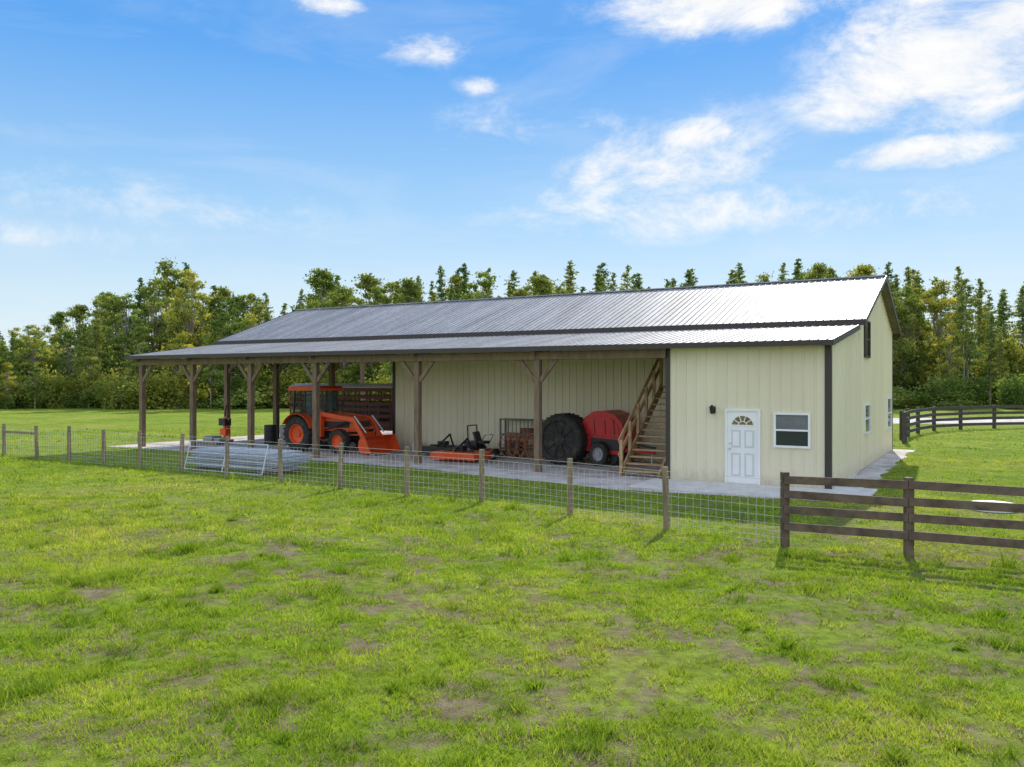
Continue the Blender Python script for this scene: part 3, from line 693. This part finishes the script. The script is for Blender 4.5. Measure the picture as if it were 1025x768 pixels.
hards=[hardwood('hardwood_a',3.3,9500,.2,60,.35,.95),hardwood('hardwood_b',2.8,8500,.15,54,.35,.95),hardwood('hardwood_c',3.8,10500,.22,70,.4,1.0),hardwood('hardwood_d',2.5,5600,.3,44,.35,.85),hardwood('hardwood_e',3.0,6200,.35,56,.3,.8)]
bushes=[bush('bush_a',2600),bush('bush_b',2600),bush('bush_c',3000)]
tl=empty('distant_tree_line')
TX=[-300,0,60,110,170,215,250,300,340,380,420,460,500,540,600,650,690,715,755,800,860,900,950,1000,1025,1300]
TY=[322,325,312,292,266,270,288,290,274,280,275,264,264,268,266,268,268,262,260,264,262,262,268,280,282,280]
def put(me,x,y,sx,sz,nm):
    o=bpy.data.objects.new(nm,me); COL.objects.link(o); o.location=(x,y,0); o.scale=(sx,sx,sz); o.rotation_euler=(random.uniform(-.03,.03),random.uniform(-.03,.03),random.uniform(0,6.28)); o.parent=tl
for row,(Y0,step,hf) in enumerate(((88,3.0,(.45,.92)),(96,2.5,(.7,1.0)),(106,2.2,(.78,1.04)),(118,2.1,(.74,1.02)))):
    x=-115
    while x<125:
        x+=step*random.uniform(.4,1.6); y=Y0+random.uniform(-4,4)
        px=512+F*x/y
        H=(380-np.interp(px,TX,TY))*y/F+HC
        H*=random.uniform(*hf)
        if random.random()<.06 and row>0: H*=1.10
        hardp=.75 if px<260 else (.35 if px<420 else (.25 if px<830 else .4))
        if row>=2: hardp*=.6
        if random.random()<hardp:
            me=random.choice(hards); s=H/14.5; put(me,x,y,s*random.uniform(.8,1.15),s,'hardwood')
        else:
            me=random.choice(cons); s=H/16; put(me,x,y,s*random.uniform(.8,1.35),s,'cypress')
x=-115
while x<125:
    x+=random.uniform(1.2,2.4); put(random.choice(bushes),x,random.uniform(83,90),random.uniform(.8,1.3),random.uniform(.4,1.3),'undergrowth')
x=-115
while x<125:
    x+=random.uniform(1.6,2.6); put(random.choice(bushes),x,random.uniform(98,104),random.uniform(1.2,1.8),random.uniform(1.6,2.4),'undergrowth')
# ---------------- light ----------------
S=Vector((.5067*5.8-.862*1.0,.862*5.8+.507*1.0,4.1)).normalized()
az=math.atan2(S.x,S.y); el=math.asin(S.z)
sun=bpy.data.lights.new('sun','SUN'); sun.energy=5.0; sun.angle=math.radians(.53); sun.color=(1,.93,.80)
so=bpy.data.objects.new('sun',sun); COL.objects.link(so); so.rotation_euler=(-S).to_track_quat('-Z','Y').to_euler(); so.location=(0,0,60)
world=bpy.data.worlds.new('World'); scene.world=world; world.use_nodes=True; nt=world.node_tree
bg=nt.nodes['Background']; bg.inputs['Strength'].default_value=.13
sky=nt.nodes.new('ShaderNodeTexSky'); sky.sky_type='NISHITA'; sky.sun_disc=False; sky.sun_elevation=el; sky.sun_rotation=az; sky.air_density=1.0; sky.dust_density=.2; sky.ozone_density=2.0
tc=nt.nodes.new('ShaderNodeTexCoord'); D=tc.outputs['Generated']
def vm(op,a,b=None):
    n=nt.nodes.new('ShaderNodeVectorMath'); n.operation=op
    for i,v in enumerate((a,b)):
        if v is None: continue
        if isinstance(v,bpy.types.NodeSocket): link(nt,v,n.inputs[i])
        else: n.inputs[i].default_value=v
    return n
def mth(op,a,b=None):
    n=nt.nodes.new('ShaderNodeMath'); n.operation=op
    for i,v in enumerate((a,b)):
        if v is None: continue
        if isinstance(v,bpy.types.NodeSocket): link(nt,v,n.inputs[i])
        else: n.inputs[i].default_value=v
    return n.outputs[0]
def mrange(v,a,b,c=0,d=1,sm=True):
    n=nt.nodes.new('ShaderNodeMapRange'); 
    if sm: n.interpolation_type='SMOOTHSTEP'
    link(nt,v,n.inputs['Value'])
    for k,x in zip(('From Min','From Max','To Min','To Max'),(a,b,c,d)): n.inputs[k].default_value=x
    return n.outputs[0]
sep=nt.nodes.new('ShaderNodeSeparateXYZ'); link(nt,D,sep.inputs[0])
gr=ramp(nt,sep.outputs['Z'],[(0,(.76,.87,.95)),(.09,(.66,.83,.95)),(.2,(.37,.65,.96)),(.36,(.11,.40,.92)),(.7,(.06,.26,.75))])
grs=vm('SCALE',gr.outputs['Color']); grs.inputs['Scale'].default_value=1/.13
base=mixc(nt,.88,sky.outputs['Color'],grs.outputs[0])
blobs=[(950,55,140,75,1.0),(875,95,90,40,.9),(730,0,140,36,1.0),(1010,10,100,60,1),(912,153,90,20,.95),(650,165,170,62,.64),(690,135,55,20,.85),(560,125,150,36,.5),(680,210,220,40,.55),(425,48,60,22,.66),(478,86,26,12,.66),(330,6,50,14,.75),(120,195,220,36,.34),(240,215,160,22,.32),(820,212,200,30,.55),(40,235,160,24,.34)]
cur=None
for px,py,sx,sy,wt in blobs:
    c=Vector(((px-512)/F,1,(380-py)/F)); L=c.length; c=c/L
    a=vm('SUBTRACT',D,tuple(c)); k=vm('MULTIPLY',a.outputs[0],(F/sx*L,F/sx*L*.6,F/sy*L)); ln=vm('LENGTH',k.outputs[0]).outputs['Value']
    o_=mrange(ln,1.5,.0,0,wt)
    cur=o_ if cur is None else mth('MAXIMUM',cur,o_)
rear_fill=mrange(sep.outputs['Y'],.35,-.2,0,.62); overhead_fill=mrange(sep.outputs['Z'],.5,.8,0,.5)  # unseen cloud cover added behind and above the camera to fill shaded walls
cur=mth('MAXIMUM',cur,mth('MAXIMUM',rear_fill,overhead_fill))
n1=noise_node(nt,8,14,.68,vec=D,stretch=(1,1,1.8)); n1.inputs['Distortion'].default_value=.3
n2=noise_node(nt,3.0,8,.62,vec=D,stretch=(1,1,5)); n2.inputs['Distortion'].default_value=.5
nn=mth('MULTIPLY',mth('SUBTRACT',n1.outputs['Fac'],.5),3.6)
msk=mth('ADD',mth('MULTIPLY',cur,1.4),nn)
gate=mth('MINIMUM',mth('MULTIPLY',cur,2.0),1.0)
cl=mth('MULTIPLY',mrange(msk,.2,1.45),gate)
cl=mth('MAXIMUM',cl,mrange(n2.outputs['Fac'],.47,.8,0,.28,False))
fill_gain=mrange(sep.outputs['Y'],.3,-.5,1.0,1.5)  # clouds behind the camera made brighter as added front fill
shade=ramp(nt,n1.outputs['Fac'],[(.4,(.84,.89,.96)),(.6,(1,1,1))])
cc=vm('SCALE',shade.outputs['Color']); link(nt,mth('MULTIPLY',fill_gain,1/.13),cc.inputs['Scale'])
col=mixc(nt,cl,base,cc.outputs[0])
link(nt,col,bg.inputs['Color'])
scene.view_settings.view_transform='Standard'; scene.view_settings.look='None'; scene.view_settings.exposure=0
# ---------------- camera ----------------
cam=bpy.data.cameras.new('camera'); co=bpy.data.objects.new('camera',cam); COL.objects.link(co)
co.location=(0,0,HC); co.rotation_euler=(math.pi/2,0,0); cam.sensor_width=36; cam.lens=F/1024*36; cam.shift_y=-3.5/1024; cam.clip_end=4000; cam.clip_start=.1
scene.camera=co
print('sun az el',math.degrees(az),math.degrees(el))
